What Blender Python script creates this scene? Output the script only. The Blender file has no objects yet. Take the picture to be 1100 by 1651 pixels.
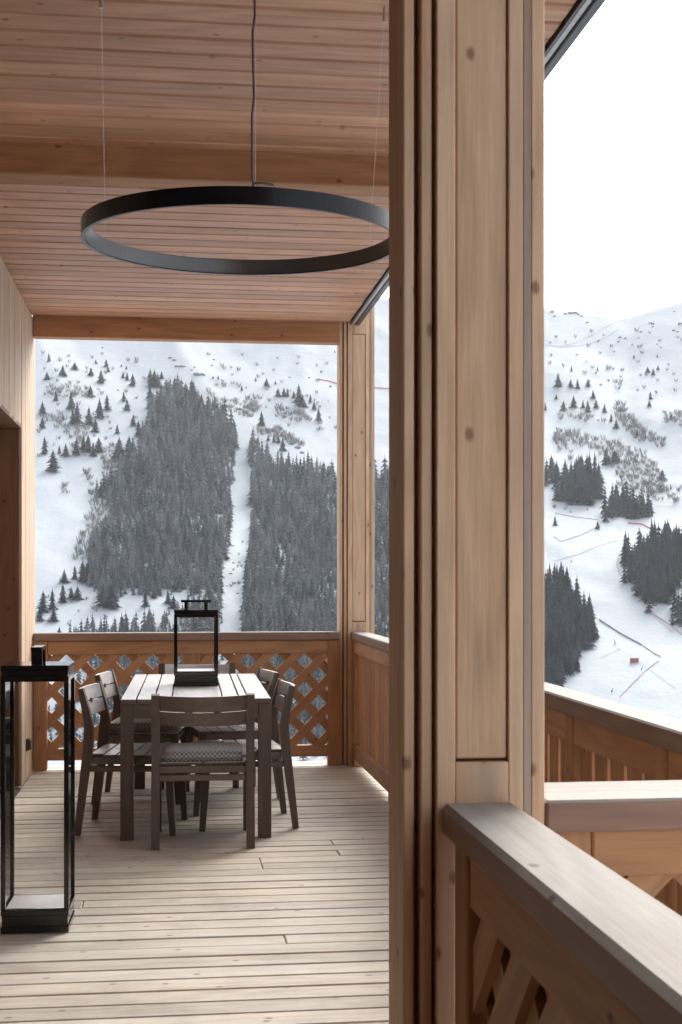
import bpy, bmesh, math, random
import numpy as np
from mathutils import Vector, Matrix, noise
random.seed(7); rng = np.random.default_rng(11)
C = bpy.context.scene.collection
scn = bpy.context.scene
R = math.radians
# ------------------------------------------------------------------ camera
FPX, CX, HY, VX = 2220.0, 550.0, 929.0, 273.0
TH = math.atan((CX - VX) / FPX); CT, ST = math.cos(TH), math.sin(TH)
EYE = 1.45
cd = bpy.data.cameras.new('camera'); cam = bpy.data.objects.new('camera', cd); C.objects.link(cam)
cam.location = (0, 0, EYE); cam.rotation_euler = (R(90), 0, -TH)
cd.sensor_fit = 'VERTICAL'; cd.sensor_height = 36.0; cd.sensor_width = 36.0
cd.lens = 36.0 * FPX / 1651.0; cd.shift_y = (HY - 825.5) / 1651.0
cd.clip_start = 0.05; cd.clip_end = 20000
cd.dof.use_dof = True; cd.dof.focus_distance = 8.6; cd.dof.aperture_fstop = 13.0
scn.camera = cam
# ------------------------------------------------------------------ light
SUN_EL, SUN_AZ = R(35), R(30)          # azimuth from +Y towards +X
w = bpy.data.worlds.new('World'); scn.world = w; w.use_nodes = True
nt = w.node_tree; nt.nodes.clear()
sky = nt.nodes.new('ShaderNodeTexSky'); sky.sky_type = 'NISHITA'; sky.sun_disc = False
sky.sun_elevation = SUN_EL; sky.sun_rotation = SUN_AZ
sky.air_density = 1.0; sky.dust_density = 6.0; sky.ozone_density = 0.6; sky.altitude = 1400
bg = nt.nodes.new('ShaderNodeBackground'); bg.inputs['Strength'].default_value = 0.15
wo = nt.nodes.new('ShaderNodeOutputWorld')
hs = nt.nodes.new('ShaderNodeHueSaturation'); hs.inputs['Saturation'].default_value = 0.2     # thin overcast: most of the blue is gone
nt.links.new(sky.outputs[0], hs.inputs['Color']); nt.links.new(hs.outputs[0], bg.inputs[0]); nt.links.new(bg.outputs[0], wo.inputs[0])
sd = bpy.data.lights.new('sun', 'SUN'); sd.energy = 1.35; sd.angle = R(30); sd.color = (1.0, 0.93, 0.84)
sun = bpy.data.objects.new('sun', sd); C.objects.link(sun)
sdir = Vector((math.cos(SUN_EL) * math.sin(SUN_AZ), math.cos(SUN_EL) * math.cos(SUN_AZ), math.sin(SUN_EL)))
sun.rotation_euler = sdir.to_track_quat('Z', 'Y').to_euler(); sun.location = (20, 0, 40)
vs = scn.view_settings; vs.view_transform = 'Standard'; vs.look = 'None'; vs.gamma = 1.0; vs.use_curve_mapping = False
vs.exposure = 1.62
scn.cycles.use_denoising = True; scn.cycles.max_bounces = 10; scn.cycles.diffuse_bounces = 6
scn.cycles.caustics_reflective = False; scn.cycles.caustics_refractive = False
scn.cycles.sample_clamp_indirect = 6.0

# ------------------------------------------------------------------ helpers
def link(o, parent=None):
    C.objects.link(o)
    if parent is not None: o.parent = parent
    return o
def thing(name, label, cat, loc=(0, 0, 0), rz=0.0, group=None):
    o = bpy.data.objects.new(name, None); o.empty_display_size = 0.1
    o.location = loc; o.rotation_euler = (0, 0, rz); link(o)
    o['label'] = label; o['category'] = cat
    if group: o['group'] = group
    return o
def struct(name, loc=(0, 0, 0)):
    o = bpy.data.objects.new(name, None); o.location = loc; link(o); o['kind'] = 'structure'; return o
def mesh_of(bm, m, smooth=False):
    me = bpy.data.meshes.new('mesh'); bm.normal_update(); bm.to_mesh(me); bm.free()
    if m: me.materials.append(m)
    if smooth:
        for p in me.polygons: p.use_smooth = True
    return me
def obj(name, me, parent=None, loc=(0, 0, 0), rot=(0, 0, 0)):
    o = bpy.data.objects.new(name, me); o.location = loc; o.rotation_euler = rot
    return link(o, parent)
def two_tone(me, m, test):  # faces whose normal passes the test take the second material
    me = me.copy(); me.materials.append(m)
    for p in me.polygons:
        if test(p.normal): p.material_index = 1
    return me
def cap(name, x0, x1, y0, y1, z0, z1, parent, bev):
    me = two_tone(box_mesh((x1 - x0, y1 - y0, z1 - z0), m_capX, bev), m_capT, lambda n: n.z > 0.5)
    return obj(name, me, parent, ((x0 + x1) / 2, (y0 + y1) / 2, (z0 + z1) / 2))
_cache = {}
def box_mesh(d, m, bev=0.003):
    k = (round(d[0], 4), round(d[1], 4), round(d[2], 4), m.name, bev)
    if k in _cache: return _cache[k]
    bm = bmesh.new(); bmesh.ops.create_cube(bm, size=1.0)
    bmesh.ops.scale(bm, vec=d, verts=bm.verts)
    if bev: bmesh.ops.bevel(bm, geom=bm.edges[:], offset=min(bev, 0.45 * min(d)), segments=1, affect='EDGES')
    _cache[k] = mesh_of(bm, m); return _cache[k]
def box(name, x0, x1, y0, y1, z0, z1, m, parent=None, bev=0.003, rot=(0, 0, 0)):
    return obj(name, box_mesh((x1 - x0, y1 - y0, z1 - z0), m, bev), parent,
               ((x0 + x1) / 2, (y0 + y1) / 2, (z0 + z1) / 2), rot)
def add_box(bm, x0, x1, y0, y1, z0, z1):
    vs_ = [bm.verts.new((x, y, z)) for x in (x0, x1) for y in (y0, y1) for z in (z0, z1)]
    for f in ((0, 1, 3, 2), (4, 6, 7, 5), (0, 4, 5, 1), (2, 3, 7, 6), (0, 2, 6, 4), (1, 5, 7, 3)):
        bm.faces.new([vs_[i] for i in f])
def add_sweep(bm, pts, wx, dy, axis=None):
    """square section swept along pts; wx = size along x, dy = list of sizes across."""
    rings = []
    for i, p in enumerate(pts):
        p = Vector(p); a = Vector(pts[max(i - 1, 0)]); b = Vector(pts[min(i + 1, len(pts) - 1)])
        t = (b - a).normalized(); n = Vector((1, 0, 0)); c = t.cross(n).normalized()
        d = dy[i] / 2
        rings.append([bm.verts.new(p + n * sx * wx / 2 + c * sy * d) for sx, sy in ((-1, -1), (1, -1), (1, 1), (-1, 1))])
    for r0, r1 in zip(rings, rings[1:]):
        for k in range(4): bm.faces.new((r0[k], r0[(k + 1) % 4], r1[(k + 1) % 4], r1[k]))
    bm.faces.new(rings[0][::-1]); bm.faces.new(rings[-1])
def add_tube(bm, pts, r, n=6):
    rings = []
    for i, p in enumerate(pts):
        p = Vector(p); a = Vector(pts[max(i - 1, 0)]); b = Vector(pts[min(i + 1, len(pts) - 1)])
        t = (b - a).normalized(); u = t.orthogonal().normalized(); v = t.cross(u)
        rings.append([bm.verts.new(p + (u * math.cos(2 * math.pi * k / n) + v * math.sin(2 * math.pi * k / n)) * r) for k in range(n)])
    for r0, r1 in zip(rings, rings[1:]):
        for k in range(n): bm.faces.new((r0[k], r0[(k + 1) % n], r1[(k + 1) % n], r1[k]))
    bm.faces.new(rings[0][::-1]); bm.faces.new(rings[-1])

# ------------------------------------------------------------------ materials
class N:
    def __init__(s, name):
        s.m = bpy.data.materials.new(name); s.m.use_nodes = True; s.t = s.m.node_tree; s.t.nodes.clear()
        s.out = s.n('OutputMaterial'); s.b = s.n('BsdfPrincipled'); s.l(s.b.outputs[0], s.out.inputs[0])
    def n(s, k, **kw):
        x = s.t.nodes.new('ShaderNode' + k)
        for a, v in kw.items(): setattr(x, a, v)
        return x
    def l(s, a, b): s.t.links.new(a, b)
    def put(s, v, sock):
        if hasattr(v, 'links'): s.l(v, sock)
        else: sock.default_value = v
    def math(s, op, a, b=0.0, c=None, clamp=False):
        x = s.n('Math', operation=op); x.use_clamp = clamp; s.put(a, x.inputs[0]); s.put(b, x.inputs[1])
        if c is not None: s.put(c, x.inputs[2])
        return x.outputs[0]
    def vmath(s, op, a, b):
        x = s.n('VectorMath', operation=op); s.put(a, x.inputs[0]); s.put(b, x.inputs[1]); return x.outputs[0]
    def mix(s, f, a, b, mode='MIX'):
        x = s.n('MixRGB', blend_type=mode); s.put(f, x.inputs[0]); s.put(a, x.inputs[1]); s.put(b, x.inputs[2]); return x.outputs[0]
    def noise(s, v, scale=1.0, detail=3.0, rough=0.55):
        x = s.n('TexNoise'); s.put(v, x.inputs['Vector']); x.inputs['Scale'].default_value = scale
        x.inputs['Detail'].default_value = detail; x.inputs['Roughness'].default_value = rough; return x.outputs['Fac']
    def ramp(s, f, stops):
        x = s.n('ValToRGB'); s.put(f, x.inputs[0]); e = x.color_ramp.elements
        while len(e) < len(stops): e.new(0.5)
        for i, (p, c) in enumerate(stops):
            e[i].position = p; e[i].color = (*c, 1) if len(c) == 3 else c
        return x.outputs[0]
    def bump(s, h, strength, dist=0.002):
        x = s.n('Bump'); x.inputs['Strength'].default_value = strength; x.inputs['Distance'].default_value = dist
        s.l(h, x.inputs['Height']); s.l(x.outputs[0], s.b.inputs['Normal'])
def g3(v): return (v, v, v)
def wood(name, c0, c1, axis, *, stain=0.0, rough=0.6, knots=0.5, grey=0.0, greycol=(0.36, 0.35, 0.34), vary=0.16, bump=0.25, spec=0.3, fine=0.35):
    k = N(name)
    co = k.n('TexCoord').outputs['Object']
    oi = k.n('ObjectInfo').outputs['Random']
    off = k.vmath('MULTIPLY', k.n('CombineXYZ').outputs[0], (1, 1, 1))
    cb = k.n('CombineXYZ'); k.l(k.math('MULTIPLY', oi, 41.0), cb.inputs[0]); k.l(k.math('MULTIPLY', oi, 97.3), cb.inputs[1]); k.l(k.math('MULTIPLY', oi, 63.1), cb.inputs[2])
    p = k.vmath('ADD', co, cb.outputs[0])
    def st(along, across):
        v = [across] * 3; v['XYZ'.index(axis)] = along; return k.vmath('MULTIPLY', p, tuple(v))
    g1 = k.noise(st(1.1, 7.5), 1.0, 5, 0.62)
    g2 = k.noise(st(4.5, 100.0), 1.0, 4, 0.7)
    # growth rings warped a little
    wv = k.math('SINE', k.math('MULTIPLY', k.noise(st(0.6, 4.5), 1.0, 2, 0.5), 60.0))
    base = k.ramp(g1, [(0.28, c0), (0.72, c1)])
    f = k.math('MULTIPLY_ADD', wv, 0.085, 1.0)
    f = k.math('ADD', f, k.math('MULTIPLY', k.math('SUBTRACT', g2, 0.5), fine * 1.5))
    f = k.math('ADD', f, k.math('MULTIPLY', k.math('SUBTRACT', oi, 0.5), vary * 2))
    cc = k.n('CombineXYZ')
    for i in range(3): k.l(f, cc.inputs[i])
    col = k.mix(1.0, base, cc.outputs[0], 'MULTIPLY')
    if grey:
        gm = k.noise(st(0.8, 6.0), 1.0, 4, 0.65)
        col = k.mix(k.math('MULTIPLY', k.math('SMOOTHSTEP', gm, 0.42, 0.68) if False else k.ramp(gm, [(0.42, (0, 0, 0)), (0.66, (1, 1, 1))]), grey), col, (*greycol, 1))
    if stain:
        ps = k.n('NewGeometry').outputs['Position']; sn = k.math('ADD', k.math('MULTIPLY', k.noise(ps, 0.9, 6, 0.62), 0.7), k.math('MULTIPLY', k.noise(ps, 7.0, 5, 0.7), 0.3))
        col = k.mix(1.0, col, k.ramp(sn, [(0.36, g3(1 - stain)), (0.52, g3(1.0)), (0.66, g3(1 + 0.3 * stain))]), 'MULTIPLY')
    if knots:
        vo = k.n('TexVoronoi'); vo.voronoi_dimensions = '2D'; vo.inputs['Scale'].default_value = 1.0
        sp = k.n('SeparateXYZ'); k.l(p, sp.inputs[0]); kv = k.n('CombineXYZ'); o2 = [i for i in range(3) if i != 'XYZ'.index(axis)]
        k.l(k.math('MULTIPLY', sp.outputs['XYZ'.index(axis)], 5.5), kv.inputs[0])
        k.l(k.math('MULTIPLY', k.math('ADD', sp.outputs[o2[0]], sp.outputs[o2[1]]), 8.5), kv.inputs[1])
        k.l(kv.outputs[0], vo.inputs['Vector'])
        wob = k.math('ADD', vo.outputs['Distance'], k.math('MULTIPLY', k.math('SUBTRACT', g2, 0.5), 0.07))
        core = k.ramp(wob, [(0.04, (1, 1, 1)), (0.095, (0, 0, 0))])
        sx = k.n('SeparateXYZ'); k.l(vo.outputs['Color'], sx.inputs[0])
        sel = k.math('GREATER_THAN', sx.outputs[0], 1.0 - 0.42 * knots)
        col = k.mix(k.math('MULTIPLY', k.math('MULTIPLY', core, sel), 0.8), col, (c0[0] * 0.36, c0[1] * 0.29, c0[2] * 0.26, 1))
    k.l(col, k.b.inputs['Base Color']); k.b.inputs['Roughness'].default_value = rough
    k.b.inputs['Specular IOR Level'].default_value = spec
    if bump: k.bump(k.math('ADD', g2, k.math('MULTIPLY', wv, 0.15)), bump, 0.003)
    return k.m
def plain(name, col, rough=0.5, metal=0.0, spec=0.5, var=0.08, scale=30, bump=0.0):
    k = N(name); co = k.n('TexCoord').outputs['Object']
    n1 = k.noise(co, scale, 4)
    col = k.mix(1.0, (*col, 1), k.ramp(n1, [(0.3, g3(1 - var)), (0.7, g3(1 + var))]), 'MULTIPLY')
    k.l(col, k.b.inputs['Base Color']); k.b.inputs['Metallic'].default_value = metal
    k.b.inputs['Specular IOR Level'].default_value = spec
    k.l(k.math('MULTIPLY_ADD', n1, 0.06, rough - 0.03), k.b.inputs['Roughness'])
    if bump: k.bump(n1, bump, 0.002)
    return k.m
LARCH = ((0.58, 0.355, 0.205), (0.69, 0.465, 0.31))
m_pilZ = wood('pale_larch_upright', *LARCH, 'Z', grey=0.3, greycol=(0.50, 0.40, 0.31), knots=0.75, vary=0.10, fine=0.42)
m_pilX = wood('pale_larch_level', *LARCH, 'X', grey=0.3, knots=0.4, vary=0.08)
m_wallZ = wood('wall_larch', (0.48, 0.325, 0.205), (0.60, 0.435, 0.30), 'Z', knots=0.3, vary=0.10, grey=0.3)
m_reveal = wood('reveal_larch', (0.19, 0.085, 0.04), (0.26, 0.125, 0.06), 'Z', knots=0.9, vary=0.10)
m_ceil = wood('ceiling_larch', (0.42, 0.205, 0.115), (0.55, 0.315, 0.20), 'X', knots=0.3, vary=0.17, rough=0.5)
m_beamX = wood('beam_larch', (0.34, 0.155, 0.07), (0.43, 0.215, 0.105), 'X', knots=0.7, vary=0.06)
m_railX = wood('rail_larch_level', (0.39, 0.195, 0.09), (0.49, 0.265, 0.135), 'X', knots=0.5, vary=0.12)
m_railZ = wood('rail_larch_upright', (0.37, 0.182, 0.083), (0.47, 0.25, 0.125), 'Z', knots=0.5, vary=0.13)
m_capX = wood('cap_larch', (0.23, 0.125, 0.08), (0.31, 0.185, 0.13), 'X', knots=0.25, grey=0.3, greycol=(0.25, 0.19, 0.165), vary=0.06, rough=0.5, spec=0.4, bump=0.15)
m_capT = wood('pale_cap_top', (0.27, 0.245, 0.222), (0.34, 0.317, 0.294), 'X', knots=0.3, grey=0.7, greycol=(0.33, 0.315, 0.30), vary=0.05, stain=0.22, rough=0.7, spec=0.25, bump=0.3, fine=0.3)  # greyer, paler wood for the upward faces of the handrails
m_deck = wood('deck_larch', (0.46, 0.395, 0.31), (0.58, 0.53, 0.445), 'X', knots=0.4, grey=0.75, greycol=(0.53, 0.515, 0.465), vary=0.17, stain=0.26, rough=0.6, spec=0.35)
m_under = plain('dark_subfloor', (0.05, 0.04, 0.032), 0.8)
FUR = ((0.085, 0.060, 0.047), (0.12, 0.088, 0.071))
m_furX = wood('taupe_teak_level', *FUR, 'X', rough=0.30, knots=0.0, vary=0.08, spec=0.75, fine=0.25, bump=0.12)
m_furY = wood('taupe_teak_deep', *FUR, 'Y', rough=0.28, knots=0.0, vary=0.08, spec=0.8, fine=0.25, bump=0.12)
m_silv = wood('pale_teak', (0.42, 0.405, 0.395), (0.56, 0.545, 0.535), 'X', rough=0.34, knots=0.0, vary=0.07, spec=0.6, fine=0.35, bump=0.15)  # paler wood for upward and front faces of the chair slats
m_paleY = wood('pale_teak_deep', (0.38, 0.365, 0.355), (0.52, 0.505, 0.495), 'Y', rough=0.30, knots=0.0, vary=0.06, spec=0.7, fine=0.35, bump=0.15)  # paler wood for the upward faces of the tabletop boards
m_furZ = wood('taupe_teak_upright', *FUR, 'Z', rough=0.42, knots=0.0, vary=0.06, spec=0.4, fine=0.25, bump=0.12)
m_black = plain('black_powder_coat', (0.006, 0.006, 0.008), 0.3, 0.0, 0.28, 0.05, 60)
m_lacq = plain('black_lacquer', (0.006, 0.006, 0.007), 0.11, 0.0, 0.5, 0.05, 40)
m_inner = plain('smoked_diffuser', (0.05, 0.045, 0.045), 0.34, 0.0, 0.9, 0.05, 30)
m_inner.node_tree.nodes['Principled BSDF'].inputs['Coat Weight'].default_value = 0.4; m_inner.node_tree.nodes['Principled BSDF'].inputs['Coat Roughness'].default_value = 0.25
m_wire = plain('steel_wire', (0.55, 0.54, 0.52), 0.35, 1.0)
m_cord = plain('grey_cord', (0.10, 0.09, 0.09), 0.5)
m_trim = plain('dark_roof_metal', (0.045, 0.045, 0.05), 0.4, 0.3)
m_alu = plain('pale_trim', (0.42, 0.41, 0.40), 0.4, 0.3)
m_roof = plain('roof_cover', (0.6, 0.6, 0.62), 0.8)
m_dark = plain('dark_shade_wall', (0.075, 0.05, 0.036), 0.5)  # dark tone of the unseen walls that shade the near zone
m_plastic = plain('black_plastic', (0.02, 0.02, 0.02), 0.45)
def glass_mat():
    k = N('clear_pane'); t = k.n('BsdfTransparent'); gl = k.n('BsdfGlossy'); gl.inputs['Roughness'].default_value = 0.02
    gl.inputs['Color'].default_value = (0.9, 0.9, 0.9, 1)
    fr = k.n('Fresnel'); fr.inputs['IOR'].default_value = 1.3
    mx = k.n('MixShader'); k.l(fr.outputs[0], mx.inputs[0]); k.l(t.outputs[0], mx.inputs[1]); k.l(gl.outputs[0], mx.inputs[2])
    k.l(mx.outputs[0], k.out.inputs[0]); return k.m
m_glass = glass_mat()
def cushion_mat():
    k = N('checked_fabric'); co = k.n('TexCoord').outputs['Object']
    ch = k.n('TexChecker'); ch.inputs['Scale'].default_value = 84.0; k.l(k.vmath('ADD', co, (0.003, 0.003, 0.003)), ch.inputs['Vector'])
    ch.inputs['Color1'].default_value = (0.50, 0.49, 0.47, 1); ch.inputs['Color2'].default_value = (0.11, 0.10, 0.095, 1)
    col = k.mix(0.25, ch.outputs[0], k.ramp(k.noise(co, 300, 3), [(0.3, g3(0.1)), (0.7, g3(0.6))]))
    k.l(col, k.b.inputs['Base Color']); k.b.inputs['Roughness'].default_value = 0.9; k.b.inputs['Sheen Weight'].default_value = 0.3
    k.bump(k.noise(co, 220, 2), 0.4, 0.002); return k.m
m_cush = cushion_mat()
def snow_mat():
    k = N('mountain_snow'); co = k.n('TexCoord').outputs['Object']
    n1 = k.noise(co, 0.006, 6, 0.6); n2 = k.noise(co, 0.05, 5, 0.65)
    f = k.math('ADD', k.math('MULTIPLY', n1, 0.6), k.math('MULTIPLY', n2, 0.4))
    k.l(k.ramp(f, [(0.3, (0.355, 0.40, 0.44)), (0.7, (0.42, 0.455, 0.49))]), k.b.inputs['Base Color'])
    k.b.inputs['Roughness'].default_value = 0.75; k.b.inputs['Specular IOR Level'].default_value = 0.15
    k.bump(k.math('ADD', f, k.math('MULTIPLY', k.noise(k.vmath('MULTIPLY', co, (0.16, 0.07, 0.16)), 1.0, 4, 0.7), 0.16)), 0.4, 8.0); return k.m
m_snow = snow_mat()
def tree_mat(name, c0, c1):
    k = N(name); at = k.n('Attribute'); at.attribute_name = 'tint'
    oi = k.n('ObjectInfo').outputs['Random']
    f = k.math('FRACT', k.math('ADD', at.outputs['Fac'], k.math('MULTIPLY', oi, 3.7)))
    n1 = k.noise(k.n('TexCoord').outputs['Object'], 0.8, 3)
    col = k.mix(1.0, k.mix(f, (*c0, 1), (*c1, 1)), k.ramp(n1, [(0.3, g3(0.65)), (0.7, g3(1.35))]), 'MULTIPLY')
    k.l(col, k.b.inputs['Base Color']); k.b.inputs['Roughness'].default_value = 0.85; k.b.inputs['Specular IOR Level'].default_value = 0.1
    return k.m
m_spruce = tree_mat('spruce_needles', (0.008, 0.017, 0.021), (0.036, 0.047, 0.050))
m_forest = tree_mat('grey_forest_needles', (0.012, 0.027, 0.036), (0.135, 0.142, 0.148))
m_bark = plain('bark', (0.07, 0.055, 0.045), 0.9)
m_scrub = plain('bare_twigs', (0.15, 0.145, 0.145), 0.9, scale=2)
m_rock = plain('dark_rock', (0.15, 0.14, 0.13), 0.9, scale=0.3, var=0.3)
m_track = plain('packed_snow_track', (0.33, 0.365, 0.40), 0.8)
m_net = plain('faded_red_net', (0.60, 0.40, 0.44), 0.8)
m_netd = plain('dark_banner', (0.34, 0.26, 0.32), 0.8)
m_netr = plain('bright_red_net', (0.60, 0.06, 0.10), 0.8)
m_hut = plain('red_boards', (0.30, 0.09, 0.07), 0.8)
m_path = plain('grey_track', (0.45, 0.45, 0.46), 0.9)

# ------------------------------------------------------------------ levels of the terrace
XW, XB, XR = -1.01, 1.372, 1.40        # house wall, roof edge, inner face of the outer balustrade
YB, YP, ZC = 10.47, 2.54, 3.39         # back balustrade, near pillar front, ceiling
ZT, CAPH = 1.025, 0.062                # top of the handrails, their thickness

# deck
deck = struct('terrace_floor')
y = -1.3; i = 0
while y < 10.72:
    x1 = 1.46 if y > 2.50 else 0.62
    dz = random.uniform(-0.0015, 0.0015)
    cut = [XW + 0.004, x1]
    if random.random() < 0.2: cut.insert(1, random.choice((-0.38, 0.04, 0.46, 0.88)) if x1 > 1 else -0.2)
    for xa, xb in zip(cut, cut[1:]):
        dz = random.uniform(-0.002, 0.002)
        o = box('deck_board', xa + 0.001, xb - 0.001, y + random.uniform(-0.0012, 0.0012), y + 0.131, -0.03 + dz, dz, m_deck, deck, 0.005)
        o.rotation_euler = (random.uniform(-0.006, 0.006), 0, random.uniform(-0.0006, 0.0006))
    y += 0.14; i += 1
for k in range(6):
    xx = XW + 0.25 + k * 0.42
    box('joist', xx - 0.04, xx + 0.04, -1.3 if xx < 0.6 else 2.55, 10.72, -0.2, -0.036, m_under, deck, 0)
box('fascia_board', XW, 1.46, 10.735, 10.765, -0.26, -0.02, m_railX, deck)
box('fascia_board', 1.465, 1.495, 2.5, 10.735, -0.26, -0.02, m_railX, deck)

# ceiling
ceil = struct('ceiling')
y = -1.3
while y < YB - 0.05:
    yw = min(0.143, YB - 0.03 - y)
    if not (6.30 < y + 0.07 < 6.42):
        o = box('ceiling_board', XW - 0.3, XB, y, y + yw, ZC + random.uniform(-0.001, 0.0015), ZC + 0.025, m_ceil, ceil, 0.010)
        o.rotation_euler = (random.uniform(-0.012, 0.012), 0, 0)
    y += 0.15
box('underlay', XW - 0.32, XB - 0.002, -1.3, YB - 0.01, ZC + 0.0275, ZC + 0.045, m_under, ceil, 0)
box('roof_deck', XW - 0.35, XB + 0.06, -1.35, YB + 0.12, ZC + 0.05, ZC + 0.24, m_roof, ceil, 0)
box('ceiling_beam', XW - 0.3, XB - 0.002, 6.29, 6.44, 3.25, ZC + 0.03, m_beamX, ceil, 0.006)
box('end_beam', XW + 0.002, 1.298, YB - 0.005, YB + 0.11, 3.236, ZC + 0.03, m_beamX, ceil, 0.005)
box('edge_trim', XB + 0.002, XB + 0.012, -1.35, YB - 0.03, ZC - 0.012, ZC + 0.03, m_trim, ceil, 0)
box('edge_trim', XB + 0.014, XB + 0.036, -1.35, YB - 0.03, ZC - 0.012, ZC + 0.03, m_alu, ceil, 0.002)
box('edge_trim', XB + 0.038, XB + 0.074, -1.35, YB - 0.03, ZC - 0.022, ZC + 0.045, m_trim, ceil, 0.004)

# house wall with deep door recess
wall = struct('house_wall')
YR, ZH = 9.70, 2.47
bw = 0.142
y = 3.0
while y < 10.66:
    y1 = min(y + bw - 0.004, 10.66)
    z0 = ZH if y < YR - 0.05 else 0.0
    if y < YR < y1: y1 = YR + 0.001 if False else y1
    o = box('wall_board', XW - 0.022, XW + random.uniform(-0.0015, 0.0015), max(y, YR) if z0 == 0 else y, y1, z0 + 0.002, ZC - 0.004, m_wallZ, wall, 0.004)
    y += bw
box('wall_core', XW - 0.30, XW - 0.024, YR + 0.03, 10.655, -0.2, ZC - 0.002, m_wallZ, wall, 0)
box('wall_core', XW - 0.30, XW - 0.024, -1.3, YR + 0.028, ZH + 0.03, ZC - 0.002, m_wallZ, wall, 0)
box('wall_end_board', XW - 0.30, XW - 0.002, 10.662, 10.684, -0.2, ZC - 0.004, m_wallZ, wall)
xx = XW - 0.024
for k in range(4):
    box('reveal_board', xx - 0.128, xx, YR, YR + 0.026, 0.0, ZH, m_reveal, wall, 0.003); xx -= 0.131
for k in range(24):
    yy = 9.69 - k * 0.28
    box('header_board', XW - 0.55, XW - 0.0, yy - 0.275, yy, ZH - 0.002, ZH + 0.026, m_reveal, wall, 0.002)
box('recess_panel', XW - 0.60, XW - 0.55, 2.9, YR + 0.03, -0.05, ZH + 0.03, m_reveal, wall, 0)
box('wall_core', XW - 0.30, XW - 0.002, -1.3, 3.0, -0.2, ZH + 0.028, m_wallZ, wall, 0)
box('shade_back_panel', XW - 0.30, 0.66, -0.80, -0.70, -0.3, ZC - 0.004, m_dark, wall, 0)  # unseen, set close behind the camera and dark to deepen the shade
box('shade_side_wall', XW + 0.003, -0.62, -0.698, 3.90, 0.002, ZC - 0.004, m_dark, wall, 0.004)  # unseen wall added to keep light off the near rail
box('recess_floor', XW - 0.55, XW + 0.002, 2.9, YR, -0.06, -0.012, m_under, wall, 0)

sk = thing('wall_socket', 'small black electric socket low on the pale wall end by the lattice rail', 'socket', (XW, 10.02, 0.25))
box('cover_plate', 0.0, 0.012, -0.05, 0.05, -0.045, 0.045, m_plastic, sk, 0.003)
box('flap', 0.012, 0.032, -0.038, 0.038, -0.038, 0.038, m_plastic, sk, 0.005)

# ------------------------------------------------------------------ pillars
def pillar(label, x, y, ztop, group):
    t = thing('wooden_pillar', label, 'pillar', (x, y, 0), 0, group)
    z0, z1 = 0.001, ztop
    # local x: 0 = left edge of front face, .2076 right edge
    box('core', -0.055, 0.200, 0.045, 0.185, z0, z1, m_reveal, t, 0)
    box('corner_batten', -0.061, -0.040, 0.018, 0.19, z0, z1, m_railZ if False else m_pilZ, t, 0.003)
    box('corner_batten', -0.029, -0.0075, 0.010, 0.048, z0, z1, m_pilZ, t, 0.003)
    pz0, pz1 = 1.10, 3.31
    pz1 = min(pz1, ztop - 0.05)
    box('stile', 0.0, 0.0355, 0.0, 0.046, z0, z1, m_pilZ, t, 0.002)
    box('stile', 0.138, 0.166, 0.0, 0.046, z0, z1, m_pilZ, t, 0.002)
    box('edge_board', 0.1665, 0.1815, 0.0005, 0.046, z0, z1, m_edge, t, 0.0012)
    box('edge_board', 0.182, 0.2076, 0.0, 0.19, z0, z1, m_pilZ, t, 0.002)
    box('rail', 0.036, 0.1375, 0.0004, 0.046, z0, pz0 - 0.0, m_pilZ, t, 0.0015)
    box('rail', 0.036, 0.1375, 0.0004, 0.046, pz1, z1, m_pilZ, t, 0.0015)
    box('panel', 0.0385, 0.1350, 0.006, 0.044, pz0 + 0.006, pz1 - 0.003, m_pilZ, t, 0.003)
    return t
m_edge = wood('greyed_larch', (0.30, 0.21, 0.15), (0.40, 0.31, 0.24), 'Z', knots=0.8, grey=0.75, greycol=(0.36, 0.30, 0.25))
pillar('thick panelled larch pillar in front, beside the near handrail', 0.498, YP, ZC - 0.003, 'panelled terrace pillars')
pillar('slim looking larch pillar at the far right corner of the terrace', 1.359, YB, 3.62, 'panelled terrace pillars')

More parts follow.
